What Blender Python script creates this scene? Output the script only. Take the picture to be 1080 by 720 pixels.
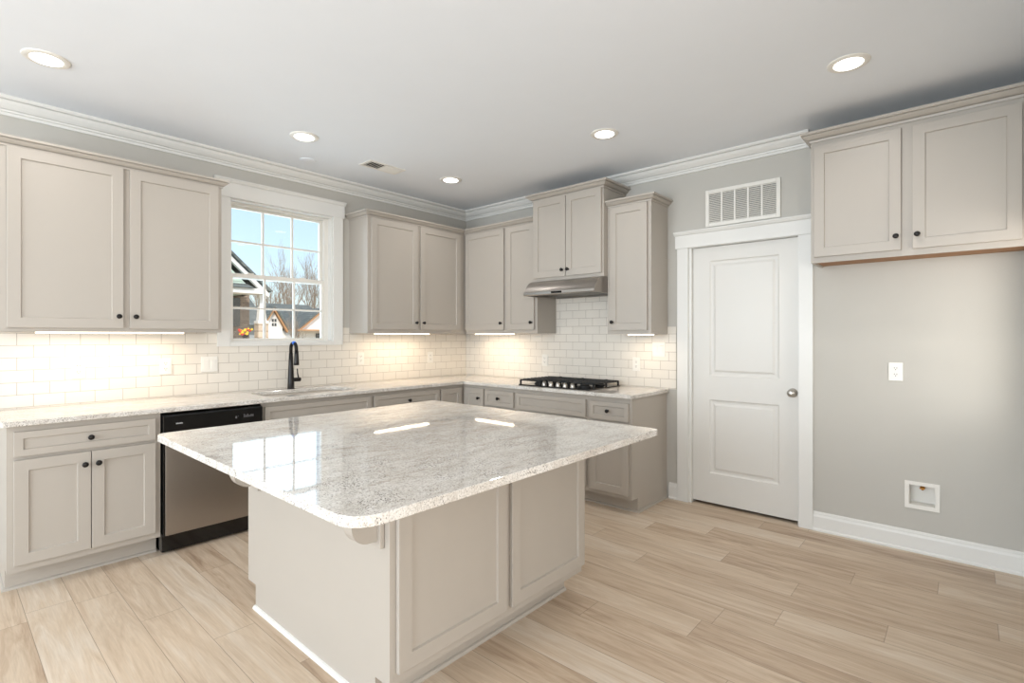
import bpy, bmesh, math, random
from mathutils import Vector, Matrix
random.seed(7)
for o in list(bpy.data.objects):
    bpy.data.objects.remove(o)
SC = bpy.context.scene
COL = SC.collection
PI = math.pi

# ---------------------------------------------------------------- camera
cam = bpy.data.cameras.new('camera')
cam.sensor_width = 36.0
cam.lens = 18.0
cam.shift_y = (354.45 - 360.0) / 1080.0
cam.clip_start = 0.02
cam.clip_end = 500
camo = bpy.data.objects.new('camera', cam)
camo.location = (-4.0966, -4.3375, 1.3556)
camo.rotation_euler = (PI / 2, 0, -0.8464)
COL.objects.link(camo)
SC.camera = camo

# ---------------------------------------------------------------- exposure
SC.view_settings.view_transform = 'Standard'
SC.view_settings.look = 'None'
SC.view_settings.exposure = 0.15
SC.view_settings.gamma = 1.0
SC.view_settings.use_curve_mapping = False

# ---------------------------------------------------------------- sky
W = bpy.data.worlds.new('sky')
SC.world = W
W.use_nodes = True
wn = W.node_tree
wn.nodes.clear()
sky = wn.nodes.new('ShaderNodeTexSky')
sky.sky_type = 'NISHITA'
sky.sun_disc = False
sky.sun_elevation = math.radians(38)
sky.sun_rotation = math.radians(150)
sky.air_density = 1.0
sky.dust_density = 1.5
sky.ozone_density = 1.5
bg = wn.nodes.new('ShaderNodeBackground')
bg.inputs['Strength'].default_value = 0.24
wo = wn.nodes.new('ShaderNodeOutputWorld')
haze = wn.nodes.new('ShaderNodeMixRGB')
haze.inputs[0].default_value = 0.45
haze.inputs[2].default_value = (2.9, 3.7, 4.2, 1)
wn.links.new(sky.outputs[0], haze.inputs[1])
wn.links.new(haze.outputs[0], bg.inputs[0])
wn.links.new(bg.outputs[0], wo.inputs[0])


def lamp(name, kind, loc, rot, energy, color=(1, 1, 1), sx=1.0, sy=None, spread=None, shape=None):
    l = bpy.data.lights.new(name, kind)
    l.energy = energy
    l.color = color
    if kind == 'AREA':
        l.shape = shape or ('RECTANGLE' if sy else 'SQUARE')
        l.size = sx
        if sy:
            l.size_y = sy
        if spread:
            l.spread = spread
    o = bpy.data.objects.new(name, l)
    o.location = loc
    o.rotation_euler = rot
    COL.objects.link(o)
    return o


sun = lamp('sun', 'SUN', (0, -10, 20), (math.radians(50), 0, math.radians(-28)), 3.2, (1.0, 0.95, 0.88))
sun.data.angle = 0.01
# daylight from the windows of the living area behind the camera
lamp('daylight_west', 'AREA', (-7.6, -2.7, 1.45), (0, math.radians(-90), 0), 240, (0.80, 0.905, 1.0), 2.2, 5.0)
lamp('daylight_south', 'AREA', (-3.9, -7.1, 1.45), (math.radians(90), 0, 0), 112, (0.97, 0.96, 0.94), 5.0, 2.2)
# daylight through the kitchen window over the sink
lamp('daylight_sink', 'AREA', (-2.14, 0.2, 1.87), (math.radians(-90), 0, 0), 8, (0.66, 0.86, 1.0), 0.82, 1.08)
# daylight of the window beside the refrigerator alcove
lamp('daylight_alcove', 'AREA', (-0.62, -4.69, 1.42), (math.radians(90), 0, 0), 3.5, (1.0, 0.93, 0.82), 0.75, 0.9)


# ---------------------------------------------------------------- materials
def newmat(name):
    m = bpy.data.materials.new(name)
    m.use_nodes = True
    nt = m.node_tree
    return m, nt, nt.nodes['Principled BSDF']


def srgb(r, g, b):
    def f(c):
        c /= 255.0
        return c / 12.92 if c <= 0.04045 else ((c + 0.055) / 1.055) ** 2.4
    return (f(r), f(g), f(b), 1)


def paint(name, rgb, rough=0.5, noise=0.03, bump=0.0, scale=6.0, metal=0.0, spec=None):
    m, nt, p = newmat(name)
    tc = nt.nodes.new('ShaderNodeTexCoord')
    n = nt.nodes.new('ShaderNodeTexNoise')
    n.inputs['Scale'].default_value = scale
    n.inputs['Detail'].default_value = 3
    nt.links.new(tc.outputs['Object'], n.inputs['Vector'])
    mx = nt.nodes.new('ShaderNodeMixRGB')
    c = srgb(*rgb)
    mx.inputs[1].default_value = tuple(v * (1 - noise) for v in c[:3]) + (1,)
    mx.inputs[2].default_value = tuple(min(1, v * (1 + noise)) for v in c[:3]) + (1,)
    nt.links.new(n.outputs['Fac'], mx.inputs[0])
    nt.links.new(mx.outputs[0], p.inputs['Base Color'])
    p.inputs['Roughness'].default_value = rough
    p.inputs['Metallic'].default_value = metal
    if spec is not None:
        p.inputs['Specular IOR Level'].default_value = spec
    if bump:
        b = nt.nodes.new('ShaderNodeBump')
        b.inputs['Strength'].default_value = bump
        b.inputs['Distance'].default_value = 0.002
        n2 = nt.nodes.new('ShaderNodeTexNoise')
        n2.inputs['Scale'].default_value = scale * 40
        nt.links.new(tc.outputs['Object'], n2.inputs['Vector'])
        nt.links.new(n2.outputs['Fac'], b.inputs['Height'])
        nt.links.new(b.outputs[0], p.inputs['Normal'])
    return m


def emit(name, rgb, strength):
    m, nt, p = newmat(name)
    p.inputs['Base Color'].default_value = (0.9, 0.9, 0.9, 1)
    p.inputs['Emission Color'].default_value = rgb + (1,)
    p.inputs['Emission Strength'].default_value = strength
    return m


def ramp(nt, fac, stops):
    r = nt.nodes.new('ShaderNodeValToRGB')
    e = r.color_ramp.elements
    while len(e) < len(stops):
        e.new(0.5)
    for i, (pos, c) in enumerate(stops):
        e[i].position = pos
        e[i].color = c
    nt.links.new(fac, r.inputs[0])
    return r


def granite_mat():
    m, nt, p = newmat('granite')
    tc = nt.nodes.new('ShaderNodeTexCoord')
    L = nt.links.new

    def noise(scale, detail, vec, rough=0.6, dist=0.0):
        n = nt.nodes.new('ShaderNodeTexNoise')
        n.inputs['Scale'].default_value = scale
        n.inputs['Detail'].default_value = detail
        n.inputs['Roughness'].default_value = rough
        n.inputs['Distortion'].default_value = dist
        L(vec, n.inputs['Vector'])
        return n.outputs['Fac']
    mp = nt.nodes.new('ShaderNodeMapping')
    mp.inputs['Rotation'].default_value = (0, 0, 0.75)
    mp.inputs['Scale'].default_value = (1.0, 3.0, 1.0)
    L(tc.outputs['Object'], mp.inputs['Vector'])
    base = ramp(nt, noise(5.0, 9, mp.outputs[0], 0.80, 0.9),
                [(0.28, srgb(182, 170, 157)), (0.44, srgb(214, 208, 200)), (0.56, srgb(228, 224, 218)), (0.75, srgb(236, 234, 231))])
    fine = ramp(nt, noise(170, 3, tc.outputs['Object'], 0.7),
                [(0.33, (0.40, 0.37, 0.34, 1)), (0.46, (0.84, 0.82, 0.80, 1)), (0.58, (1.04, 1.04, 1.04, 1))])
    mul = nt.nodes.new('ShaderNodeMixRGB')
    mul.blend_type = 'MULTIPLY'
    mul.inputs[0].default_value = 0.75
    L(base.outputs[0], mul.inputs[1])
    L(fine.outputs[0], mul.inputs[2])
    # scattered dark mineral grains
    v = nt.nodes.new('ShaderNodeTexVoronoi')
    v.inputs['Scale'].default_value = 150
    L(tc.outputs['Object'], v.inputs['Vector'])
    th = nt.nodes.new('ShaderNodeMath')
    th.operation = 'LESS_THAN'
    L(v.outputs['Distance'], th.inputs[0])
    patch = ramp(nt, noise(9, 4, tc.outputs['Object'], 0.7), [(0.42, (0.15, 0.15, 0.15, 1)), (0.66, (0.38, 0.38, 0.38, 1))])
    L(patch.outputs[0], th.inputs[1])
    mx = nt.nodes.new('ShaderNodeMixRGB')
    L(th.outputs[0], mx.inputs[0])
    L(mul.outputs[0], mx.inputs[1])
    mx.inputs[2].default_value = srgb(104, 99, 94)
    L(mx.outputs[0], p.inputs['Base Color'])
    p.inputs['Roughness'].default_value = 0.04
    p.inputs['IOR'].default_value = 1.55
    return m


def floor_mat():
    m, nt, p = newmat('oak_plank')
    L = nt.links.new
    tc = nt.nodes.new('ShaderNodeTexCoord')
    sep = nt.nodes.new('ShaderNodeSeparateXYZ')
    L(tc.outputs['Object'], sep.inputs[0])

    def math_(op, a, b=None):
        n = nt.nodes.new('ShaderNodeMath')
        n.operation = op
        for i, q in enumerate((a, b)):
            if q is None:
                continue
            if isinstance(q, (int, float)):
                n.inputs[i].default_value = q
            else:
                L(q, n.inputs[i])
        return n.outputs[0]
    PW, PL = 0.178, 1.22
    u = math_('DIVIDE', math_('ADD', sep.outputs['X'], 3.80 + PW * 40), PW)
    row = math_('FLOOR', u)
    fu = math_('FRACT', u)
    wn1 = nt.nodes.new('ShaderNodeTexWhiteNoise')
    wn1.noise_dimensions = '1D'
    L(row, wn1.inputs['W'])
    vv = math_('ADD', math_('DIVIDE', math_('ADD', sep.outputs['Y'], 30), PL), wn1.outputs['Value'])
    seg = math_('FLOOR', vv)
    fv = math_('FRACT', vv)
    comb = nt.nodes.new('ShaderNodeCombineXYZ')
    L(row, comb.inputs[0])
    L(seg, comb.inputs[1])
    wn2 = nt.nodes.new('ShaderNodeTexWhiteNoise')
    wn2.noise_dimensions = '2D'
    L(comb.outputs[0], wn2.inputs['Vector'])
    # grain coordinates differ from board to board
    off = nt.nodes.new('ShaderNodeVectorMath')
    off.operation = 'MULTIPLY_ADD'
    L(wn2.outputs['Color'], off.inputs[0])
    off.inputs[1].default_value = (7, 7, 7)
    L(tc.outputs['Object'], off.inputs[2])
    mp = nt.nodes.new('ShaderNodeMapping')
    mp.inputs['Scale'].default_value = (9.0, 0.9, 1.0)
    L(off.outputs[0], mp.inputs['Vector'])
    n1 = nt.nodes.new('ShaderNodeTexNoise')
    n1.inputs['Scale'].default_value = 1.6
    n1.inputs['Detail'].default_value = 8
    n1.inputs['Roughness'].default_value = 0.62
    n1.inputs['Distortion'].default_value = 1.6
    L(mp.outputs[0], n1.inputs['Vector'])
    tone = nt.nodes.new('ShaderNodeMath')
    tone.operation = 'MULTIPLY_ADD'
    L(wn2.outputs['Value'], tone.inputs[0])
    tone.inputs[1].default_value = 0.34
    L(math_('SUBTRACT', n1.outputs['Fac'], 0.15), tone.inputs[2])
    cr = ramp(nt, tone.outputs[0], [(0.20, srgb(156, 131, 108)), (0.40, srgb(187, 164, 140)),
                                    (0.60, srgb(203, 183, 160)), (0.82, srgb(213, 198, 180))])
    mp2 = nt.nodes.new('ShaderNodeMapping')
    mp2.inputs['Scale'].default_value = (60.0, 2.2, 1.0)
    L(off.outputs[0], mp2.inputs['Vector'])
    n2 = nt.nodes.new('ShaderNodeTexNoise')
    n2.inputs['Scale'].default_value = 3
    n2.inputs['Detail'].default_value = 4
    L(mp2.outputs[0], n2.inputs['Vector'])
    gr = ramp(nt, n2.outputs['Fac'], [(0.35, (0.92, 0.91, 0.90, 1)), (0.6, (1.03, 1.03, 1.03, 1))])
    mul = nt.nodes.new('ShaderNodeMixRGB')
    mul.blend_type = 'MULTIPLY'
    mul.inputs[0].default_value = 0.8
    L(cr.outputs[0], mul.inputs[1])
    L(gr.outputs[0], mul.inputs[2])
    # joints between the boards
    eu = math_('MULTIPLY', math_('MINIMUM', fu, math_('SUBTRACT', 1.0, fu)), PW)
    ev = math_('MULTIPLY', math_('MINIMUM', fv, math_('SUBTRACT', 1.0, fv)), PL)
    e = math_('LESS_THAN', math_('MINIMUM', eu, ev), 0.0013)
    mx = nt.nodes.new('ShaderNodeMixRGB')
    L(math_('MULTIPLY', e, 0.55), mx.inputs[0])
    L(mul.outputs[0], mx.inputs[1])
    mx.inputs[2].default_value = srgb(96, 78, 62)
    L(mx.outputs[0], p.inputs['Base Color'])
    p.inputs['Roughness'].default_value = 0.42
    b = nt.nodes.new('ShaderNodeBump')
    b.inputs['Strength'].default_value = 0.25
    b.inputs['Distance'].default_value = 0.001
    L(n2.outputs['Fac'], b.inputs['Height'])
    L(b.outputs[0], p.inputs['Normal'])
    return m


def tile_mat(name, axis, phase):
    m, nt, p = newmat(name)
    L = nt.links.new
    tc = nt.nodes.new('ShaderNodeTexCoord')
    sep = nt.nodes.new('ShaderNodeSeparateXYZ')
    L(tc.outputs['Object'], sep.inputs[0])
    comb = nt.nodes.new('ShaderNodeCombineXYZ')
    ax = nt.nodes.new('ShaderNodeMath')
    ax.operation = 'ADD'
    L(sep.outputs[axis], ax.inputs[0])
    ax.inputs[1].default_value = phase
    az = nt.nodes.new('ShaderNodeMath')
    az.operation = 'SUBTRACT'
    L(sep.outputs['Z'], az.inputs[0])
    az.inputs[1].default_value = 0.9205 - 0.0757 * 20
    L(ax.outputs[0], comb.inputs[0])
    L(az.outputs[0], comb.inputs[1])
    br = nt.nodes.new('ShaderNodeTexBrick')
    br.offset = 0.5
    br.inputs['Scale'].default_value = 1.0
    br.inputs['Brick Width'].default_value = 0.150
    br.inputs['Row Height'].default_value = 0.0757
    br.inputs['Mortar Size'].default_value = 0.0015
    br.inputs['Mortar Smooth'].default_value = 0.2
    br.inputs['Color1'].default_value = srgb(229, 222, 211)
    br.inputs['Color2'].default_value = srgb(224, 217, 206)
    br.inputs['Mortar'].default_value = srgb(168, 157, 144)
    L(comb.outputs[0], br.inputs['Vector'])
    L(br.outputs['Color'], p.inputs['Base Color'])
    p.inputs['Roughness'].default_value = 0.22
    b = nt.nodes.new('ShaderNodeBump')
    b.invert = True
    b.inputs['Strength'].default_value = 0.5
    b.inputs['Distance'].default_value = 0.0015
    L(br.outputs['Fac'], b.inputs['Height'])
    L(b.outputs[0], p.inputs['Normal'])
    return m


def steel_mat(name, rgb, rough, stretch):
    m, nt, p = newmat(name)
    L = nt.links.new
    tc = nt.nodes.new('ShaderNodeTexCoord')
    mp = nt.nodes.new('ShaderNodeMapping')
    mp.inputs['Scale'].default_value = stretch
    L(tc.outputs['Object'], mp.inputs['Vector'])
    n = nt.nodes.new('ShaderNodeTexNoise')
    n.inputs['Scale'].default_value = 4
    n.inputs['Detail'].default_value = 5
    L(mp.outputs[0], n.inputs['Vector'])
    r = nt.nodes.new('ShaderNodeMapRange')
    r.inputs['To Min'].default_value = rough - 0.05
    r.inputs['To Max'].default_value = rough + 0.08
    L(n.outputs['Fac'], r.inputs['Value'])
    L(r.outputs[0], p.inputs['Roughness'])
    p.inputs['Base Color'].default_value = srgb(*rgb)
    p.inputs['Metallic'].default_value = 1.0
    return m


def shingle_mat(name, c1, c2, sx=0.3, sy=0.14):
    m, nt, p = newmat(name)
    L = nt.links.new
    tc = nt.nodes.new('ShaderNodeTexCoord')
    sep = nt.nodes.new('ShaderNodeSeparateXYZ')
    L(tc.outputs['Object'], sep.inputs[0])
    s = nt.nodes.new('ShaderNodeMath')
    s.operation = 'ADD'
    L(sep.outputs['X'], s.inputs[0])
    L(sep.outputs['Y'], s.inputs[1])
    comb = nt.nodes.new('ShaderNodeCombineXYZ')
    L(s.outputs[0], comb.inputs[0])
    L(sep.outputs['Z'], comb.inputs[1])
    br = nt.nodes.new('ShaderNodeTexBrick')
    br.inputs['Scale'].default_value = 1.0
    br.inputs['Brick Width'].default_value = sx
    br.inputs['Row Height'].default_value = sy
    br.inputs['Mortar Size'].default_value = min(0.012, sy * 0.09)
    br.inputs['Color1'].default_value = srgb(*c1)
    br.inputs['Color2'].default_value = srgb(*c2)
    br.inputs['Mortar'].default_value = tuple(v * 0.6 for v in srgb(*c1)[:3]) + (1,)
    L(comb.outputs[0], br.inputs['Vector'])
    L(br.outputs['Color'], p.inputs['Base Color'])
    p.inputs['Roughness'].default_value = 0.9
    return m


M = {}
M['cabinet'] = paint('cabinet_paint', (177, 169, 159), 0.42, 0.012)
M['wall'] = paint('wall_paint', (190, 186, 178), 0.75, 0.015, 0.05)
M['ceiling'] = paint('ceiling_paint', (231, 234, 238), 0.9, 0.012, 0.06)
M['trim'] = paint('trim_paint', (226, 224, 219), 0.35, 0.01)
M['door'] = paint('door_paint', (220, 217, 211), 0.4, 0.01)
M['white'] = paint('white_plastic', (232, 228, 220), 0.35, 0.01)
M['black'] = paint('oil_rubbed_bronze', (26, 22, 20), 0.32, 0.15, 0, 30, 0.4)
M['blackplastic'] = paint('black_gloss', (10, 10, 11), 0.12, 0.1)
M['iron'] = paint('cast_iron', (20, 20, 21), 0.55, 0.2, 0.2, 20)
M['wood'] = paint('bare_plywood', (158, 118, 84), 0.7, 0.18, 0, 14)
M['blue'] = paint('blue_tape', (40, 110, 220), 0.5, 0.05)
M['darkgap'] = paint('slot_dark', (40, 38, 36), 0.8, 0.1)
M['grille_back'] = paint('duct_grey', (120, 116, 110), 0.7, 0.1)
M['brass'] = paint('brass', (170, 120, 60), 0.35, 0.1, 0, 20, 1.0)
M['nickel'] = steel_mat('satin_nickel', (190, 186, 180), 0.28, (1, 1, 1))
M['steel'] = steel_mat('brushed_steel', (172, 166, 160), 0.30, (0.3, 0.3, 25))
M['steel_sink'] = steel_mat('sink_steel', (150, 147, 142), 0.25, (1, 30, 1))
M['granite'] = granite_mat()
M['floor'] = floor_mat()
M['tile_back'] = tile_mat('subway_tile_back', 'X', 12.61)
M['tile_right'] = tile_mat('subway_tile_right', 'Y', 10.426)
M['led'] = emit('led_disc', (1.0, 0.98, 0.95), 4.0)
M['strip'] = emit('warm_strip', (1.0, 0.84, 0.64), 2.6)
M['lettering'] = paint('grey_print', (190, 190, 190), 0.5, 0.02)

g, nt, p = newmat('window_glass')
nt.nodes.remove(p)
tr = nt.nodes.new('ShaderNodeBsdfTransparent')
gl = nt.nodes.new('ShaderNodeBsdfGlossy')
gl.inputs['Roughness'].default_value = 0.0
mxs = nt.nodes.new('ShaderNodeMixShader')
fr = nt.nodes.new('ShaderNodeFresnel')
fr.inputs['IOR'].default_value = 1.35
nt.links.new(fr.outputs[0], mxs.inputs[0])
nt.links.new(tr.outputs[0], mxs.inputs[1])
nt.links.new(gl.outputs[0], mxs.inputs[2])
nt.links.new(mxs.outputs[0], nt.nodes['Material Output'].inputs[0])
M['glass'] = g

M['roof_green'] = shingle_mat('green_lap_siding', (186, 204, 190), (194, 210, 198), 8.0, 0.15)
M['roof_grey'] = shingle_mat('grey_shingles', (92, 98, 96), (112, 116, 112))
M['brick'] = shingle_mat('brick', (132, 116, 102), (164, 146, 128), 0.13, 0.05)
M['stone'] = shingle_mat('pier_stone', (190, 170, 148), (210, 194, 172), 0.3, 0.16)
M['siding'] = paint('white_siding', (236, 234, 230), 0.7, 0.02)
M['cedar'] = paint('cedar_trim', (186, 140, 98), 0.7, 0.08)
M['bark'] = paint('grey_bark', (150, 134, 118), 0.9, 0.15)
M['ground'] = paint('winter_grass', (168, 158, 128), 0.95, 0.15)
M['pane'] = paint('dark_pane', (52, 58, 64), 0.15, 0.1)
M['yellow'] = paint('yellow_petals', (240, 196, 40), 0.7, 0.1)
M['red'] = paint('red_petals', (206, 52, 34), 0.7, 0.1)


# ---------------------------------------------------------------- mesh helpers
def B():
    return bmesh.new()


def obj(name, bm, mat, parent=None, loc=None, smooth=False, recalc=True):
    if recalc:
        bmesh.ops.recalc_face_normals(bm, faces=bm.faces)
    me = bpy.data.meshes.new(name)
    bm.to_mesh(me)
    bm.free()
    if smooth:
        for f in me.polygons:
            f.use_smooth = True
    if isinstance(mat, str):
        mat = M[mat]
    me.materials.append(mat)
    o = bpy.data.objects.new(name, me)
    COL.objects.link(o)
    if parent:
        o.parent = parent
    if loc:
        o.location = loc
    return o


def auto_smooth(o, deg=35):
    me = o.data
    for f in me.polygons:
        f.use_smooth = True
    me.set_sharp_from_angle(angle=math.radians(deg))
    return o


def box(bm, x0, x1, y0, y1, z0, z1, bevel=0.0, seg=2):
    x0, x1 = min(x0, x1), max(x0, x1)
    y0, y1 = min(y0, y1), max(y0, y1)
    z0, z1 = min(z0, z1), max(z0, z1)
    vs = [bm.verts.new(c) for c in ((x0, y0, z0), (x1, y0, z0), (x1, y1, z0), (x0, y1, z0),
                                    (x0, y0, z1), (x1, y0, z1), (x1, y1, z1), (x0, y1, z1))]
    fs = [bm.faces.new([vs[i] for i in q]) for q in
          ((3, 2, 1, 0), (4, 5, 6, 7), (0, 1, 5, 4), (1, 2, 6, 5), (2, 3, 7, 6), (3, 0, 4, 7))]
    if bevel:
        es = set()
        for f in fs:
            es.update(f.edges)
        bmesh.ops.bevel(bm, geom=list(es), offset=bevel, segments=seg, profile=0.5, affect='EDGES')
    return fs


def prism(bm, pts, z0, z1):
    """closed polygon in XY extruded along z"""
    a = [bm.verts.new((x, y, z0)) for x, y in pts]
    b = [bm.verts.new((x, y, z1)) for x, y in pts]
    bm.faces.new(a[::-1])
    bm.faces.new(b)
    n = len(pts)
    for i in range(n):
        j = (i + 1) % n
        bm.faces.new((a[i], a[j], b[j], b[i]))


def prism_ax(bm, pts, axis, c0, c1):
    """polygon in the two other axes extruded along an axis"""
    def mk(p, c):
        if axis == 'x':
            return (c, p[0], p[1])
        if axis == 'y':
            return (p[0], c, p[1])
        return (p[0], p[1], c)
    a = [bm.verts.new(mk(p, c0)) for p in pts]
    b = [bm.verts.new(mk(p, c1)) for p in pts]
    bm.faces.new(a[::-1])
    bm.faces.new(b)
    n = len(pts)
    for i in range(n):
        j = (i + 1) % n
        bm.faces.new((a[i], a[j], b[j], b[i]))


def lathe(bm, prof, center=(0, 0, 0), axis='z', seg=24):
    """prof: list of (radius, height); closed with caps"""
    rings = []
    for r, h in prof:
        ring = []
        for k in range(seg):
            a = 2 * PI * k / seg
            u, v = r * math.cos(a), r * math.sin(a)
            if axis == 'z':
                c = (u, v, h)
            elif axis == 'y':
                c = (u, h, v)
            else:
                c = (h, u, v)
            ring.append(bm.verts.new((c[0] + center[0], c[1] + center[1], c[2] + center[2])))
        rings.append(ring)
    for a, b in zip(rings, rings[1:]):
        for k in range(seg):
            j = (k + 1) % seg
            bm.faces.new((a[k], a[j], b[j], b[k]))
    bm.faces.new(rings[0][::-1])
    bm.faces.new(rings[-1])


def tube(bm, pts, radii, seg=12):
    pts = [Vector(p) for p in pts]
    if not isinstance(radii, (list, tuple)):
        radii = [radii] * len(pts)
    t0 = (pts[1] - pts[0]).normalized()
    up = Vector((0, 0, 1)) if abs(t0.z) < 0.9 else Vector((1, 0, 0))
    n = t0.cross(up).normalized()
    rings = []
    for i, p in enumerate(pts):
        if i == 0:
            t = t0
        elif i == len(pts) - 1:
            t = (pts[-1] - pts[-2]).normalized()
        else:
            t = (pts[i + 1] - pts[i - 1]).normalized()
        n = (n - t * n.dot(t)).normalized()
        b = t.cross(n)
        rings.append([bm.verts.new(p + (n * math.cos(2 * PI * k / seg) + b * math.sin(2 * PI * k / seg)) * radii[i])
                      for k in range(seg)])
    for a, b in zip(rings, rings[1:]):
        for k in range(seg):
            j = (k + 1) % seg
            bm.faces.new((a[k], a[j], b[j], b[k]))
    bm.faces.new(rings[0][::-1])
    bm.faces.new(rings[-1])


def sweep(bm, prof, path):
    """prof: closed list of (out, z); path: list of (x, y); out is to the right of travel; mitred corners"""
    P = [Vector((x, y)) for x, y in path]
    rings = []
    for i, p in enumerate(P):
        d0 = (P[i] - P[i - 1]).normalized() if i else None
        d1 = (P[i + 1] - P[i]).normalized() if i < len(P) - 1 else None
        n0 = Vector((d0.y, -d0.x)) if d0 else None
        n1 = Vector((d1.y, -d1.x)) if d1 else None
        if n0 is None:
            o = n1
        elif n1 is None:
            o = n0
        else:
            o = (n0 + n1) / (1 + n0.dot(n1))
        rings.append([bm.verts.new((p.x + o.x * u, p.y + o.y * u, z)) for u, z in prof])
    n = len(prof)
    for a, b in zip(rings, rings[1:]):
        for k in range(n):
            j = (k + 1) % n
            bm.faces.new((a[k], a[j], b[j], b[k]))
    bm.faces.new(rings[0][::-1])
    bm.faces.new(rings[-1])


def empty(name, loc, rz=0, label=None, cat=None, group=None, kind=None):
    o = bpy.data.objects.new(name, None)
    COL.objects.link(o)
    o.empty_display_size = 0.1
    o.location = loc
    o.rotation_euler = (0, 0, rz)
    tag(o, label, cat, group, kind)
    return o


def tag(o, label=None, cat=None, group=None, kind=None):
    if label:
        o['label'] = label
    if cat:
        o['category'] = cat
    if group:
        o['group'] = group
    if kind:
        o['kind'] = kind
    return o


def struct(name, bm, mat, **k):
    o = obj(name, bm, mat, **k)
    o['kind'] = 'structure'
    return o


# ---------------------------------------------------------------- room shell
H = 2.787
XL, YF = -8.0, -7.5
bm = B(); box(bm, XL, 1.2, YF, 0.15, -0.1, 0.0)
struct('floor', bm, 'floor')
bm = B(); box(bm, XL - 0.15, 1.3, YF - 0.15, 0.15, H, H + 0.12)
struct('ceiling', bm, 'ceiling')
# back wall with the opening over the sink
WX0, WX1, WZ0, WZ1 = -2.553, -1.675, 1.30, 2.445
bm = B()
box(bm, XL, WX0, 0, 0.15, 0, H)
box(bm, WX1, 0.13, 0, 0.15, 0, H)
box(bm, WX0, WX1, 0, 0.15, 0, WZ0)
box(bm, WX0, WX1, 0, 0.15, WZ1, H)
struct('wall_back', bm, 'wall')
# right wall with the pantry doorway and the recess of the water box
DY0, DY1, DZ = -3.452, -2.640, 2.085
bm = B()
box(bm, 0, 0.13, DY1, 0, 0, H)
box(bm, 0, 0.13, DY0, DY1, DZ, H)
BY0, BY1, BZ0, BZ1 = -4.203, -4.069, 0.292, 0.422
box(bm, 0, 0.13, BY1, DY0, 0, H)
box(bm, 0, 0.13, -4.735, BY0, 0, H)
box(bm, 0, 0.13, BY0, BY1, 0, BZ0)
box(bm, 0, 0.13, BY0, BY1, BZ1, H)
struct('wall_right', bm, 'wall')
bm = B()
box(bm, 0.9, 1.0, -3.7, -2.4, 0, H)
box(bm, 0.131, 0.9, -3.7, -3.6, 0, H)
box(bm, 0.131, 0.9, -2.5, -2.4, 0, H)
struct('wall_pantry', bm, 'wall')
# short wall beside the refrigerator alcove with its window
SY = -4.612
bm = B()
box(bm, -2.2, -1.05, SY - 0.15, SY, 0, H)
box(bm, -0.18, -0.0001, SY - 0.15, SY, 0, H)
box(bm, -1.05, -0.18, SY - 0.15, SY, 0, 0.885)
box(bm, -1.05, -0.18, SY - 0.15, SY, 1.95, H)
struct('wall_side', bm, 'wall')
bm = B()
box(bm, -1.10, -0.05, SY - 0.10, SY + 0.012, 0.886, 0.908, 0.003)
struct('trim_3', bm, 'trim')
bm = B(); box(bm, XL - 0.15, XL, YF, 0.15, 0, H)
struct('wall_left', bm, 'wall')
bm = B(); box(bm, XL, 1.2, YF - 0.15, YF, 0, H)
struct('wall_front', bm, 'wall')
bm = B(); box(bm, 1.2, 1.3, YF, 0.15, 0, H)
struct('wall_outer', bm, 'wall')

# tiles
T = 0.008
bm = B()
box(bm, -4.75, -2.645, -T, 0, 0.914, 1.383)
box(bm, -2.645, -1.580, -T, 0, 0.914, 1.276)
box(bm, -1.580, -1.509, -T, 0, 0.914, 1.435)
box(bm, -1.509, -T, -T, 0, 0.914, 1.383)
struct('wall_tile_back', bm, 'tile_back')
bm = B()
box(bm, -T, 0, -1.303, 0, 0.914, 1.383)
box(bm, -T, 0, -2.065, -1.303, 0.914, 1.85)
box(bm, -T, 0, -2.465, -2.065, 0.914, 1.373)
box(bm, -T, 0, -2.540, -2.465, 0.914, 1.435)
struct('wall_tile_right', bm, 'tile_right')

# crown moulding of the room: travel so that the room lies to the right
CB = 2.687
CR = [(0, CB), (0.012, CB), (0.013, CB + 0.014), (0.008, CB + 0.016), (0.008, CB + 0.019), (0.018, CB + 0.021), (0.020, CB + 0.028),
      (0.014, CB + 0.030), (0.014, CB + 0.033), (0.026, CB + 0.035), (0.040, CB + 0.046), (0.054, CB + 0.060), (0.064, CB + 0.076),
      (0.058, CB + 0.077), (0.058, CB + 0.080), (0.078, CB + 0.080), (0.084, CB + 0.086), (0.088, CB + 0.090), (0.088, H - 0.0005), (0, H - 0.0005)]
bm = B()
sweep(bm, CR, [(XL, 0), (0, 0), (0, -3.525)])
struct('trim_4', bm, 'trim')

# baseboards
BBP = [(0, 0), (0.022, 0), (0.022, 0.012), (0.015, 0.020), (0.015, 0.098), (0.013, 0.104), (0.010, 0.112), (0.010, 0.120), (0.005, 0.130), (0, 0.132)]
bm = B(); sweep(bm, BBP, [(0, DY0 - 0.088), (0, SY), (-2.2, SY)])
struct('baseboard_right', bm, 'trim')
bm = B(); sweep(bm, BBP, [(0, -2.478), (0, -2.552)])
struct('baseboard_short', bm, 'trim')

# ---------------------------------------------------------------- pantry door and its casing
bm = B()
CT = 0.020
box(bm, -CT, 0, -2.645, -2.553, 0, 2.075, 0.002)
box(bm, -CT, 0, -3.540, -3.451, 0, 2.075, 0.002)
box(bm, -CT - 0.004, 0, -3.556, -2.537, 2.075, 2.180, 0.002)
HC = [(0, 2.180), (0.026, 2.180), (0.034, 2.187), (0.040, 2.199), (0.044, 2.201), (0.044, 2.210), (0, 2.210)]
sweep(bm, HC, [(0, -2.530), (0, -3.563)])
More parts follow.
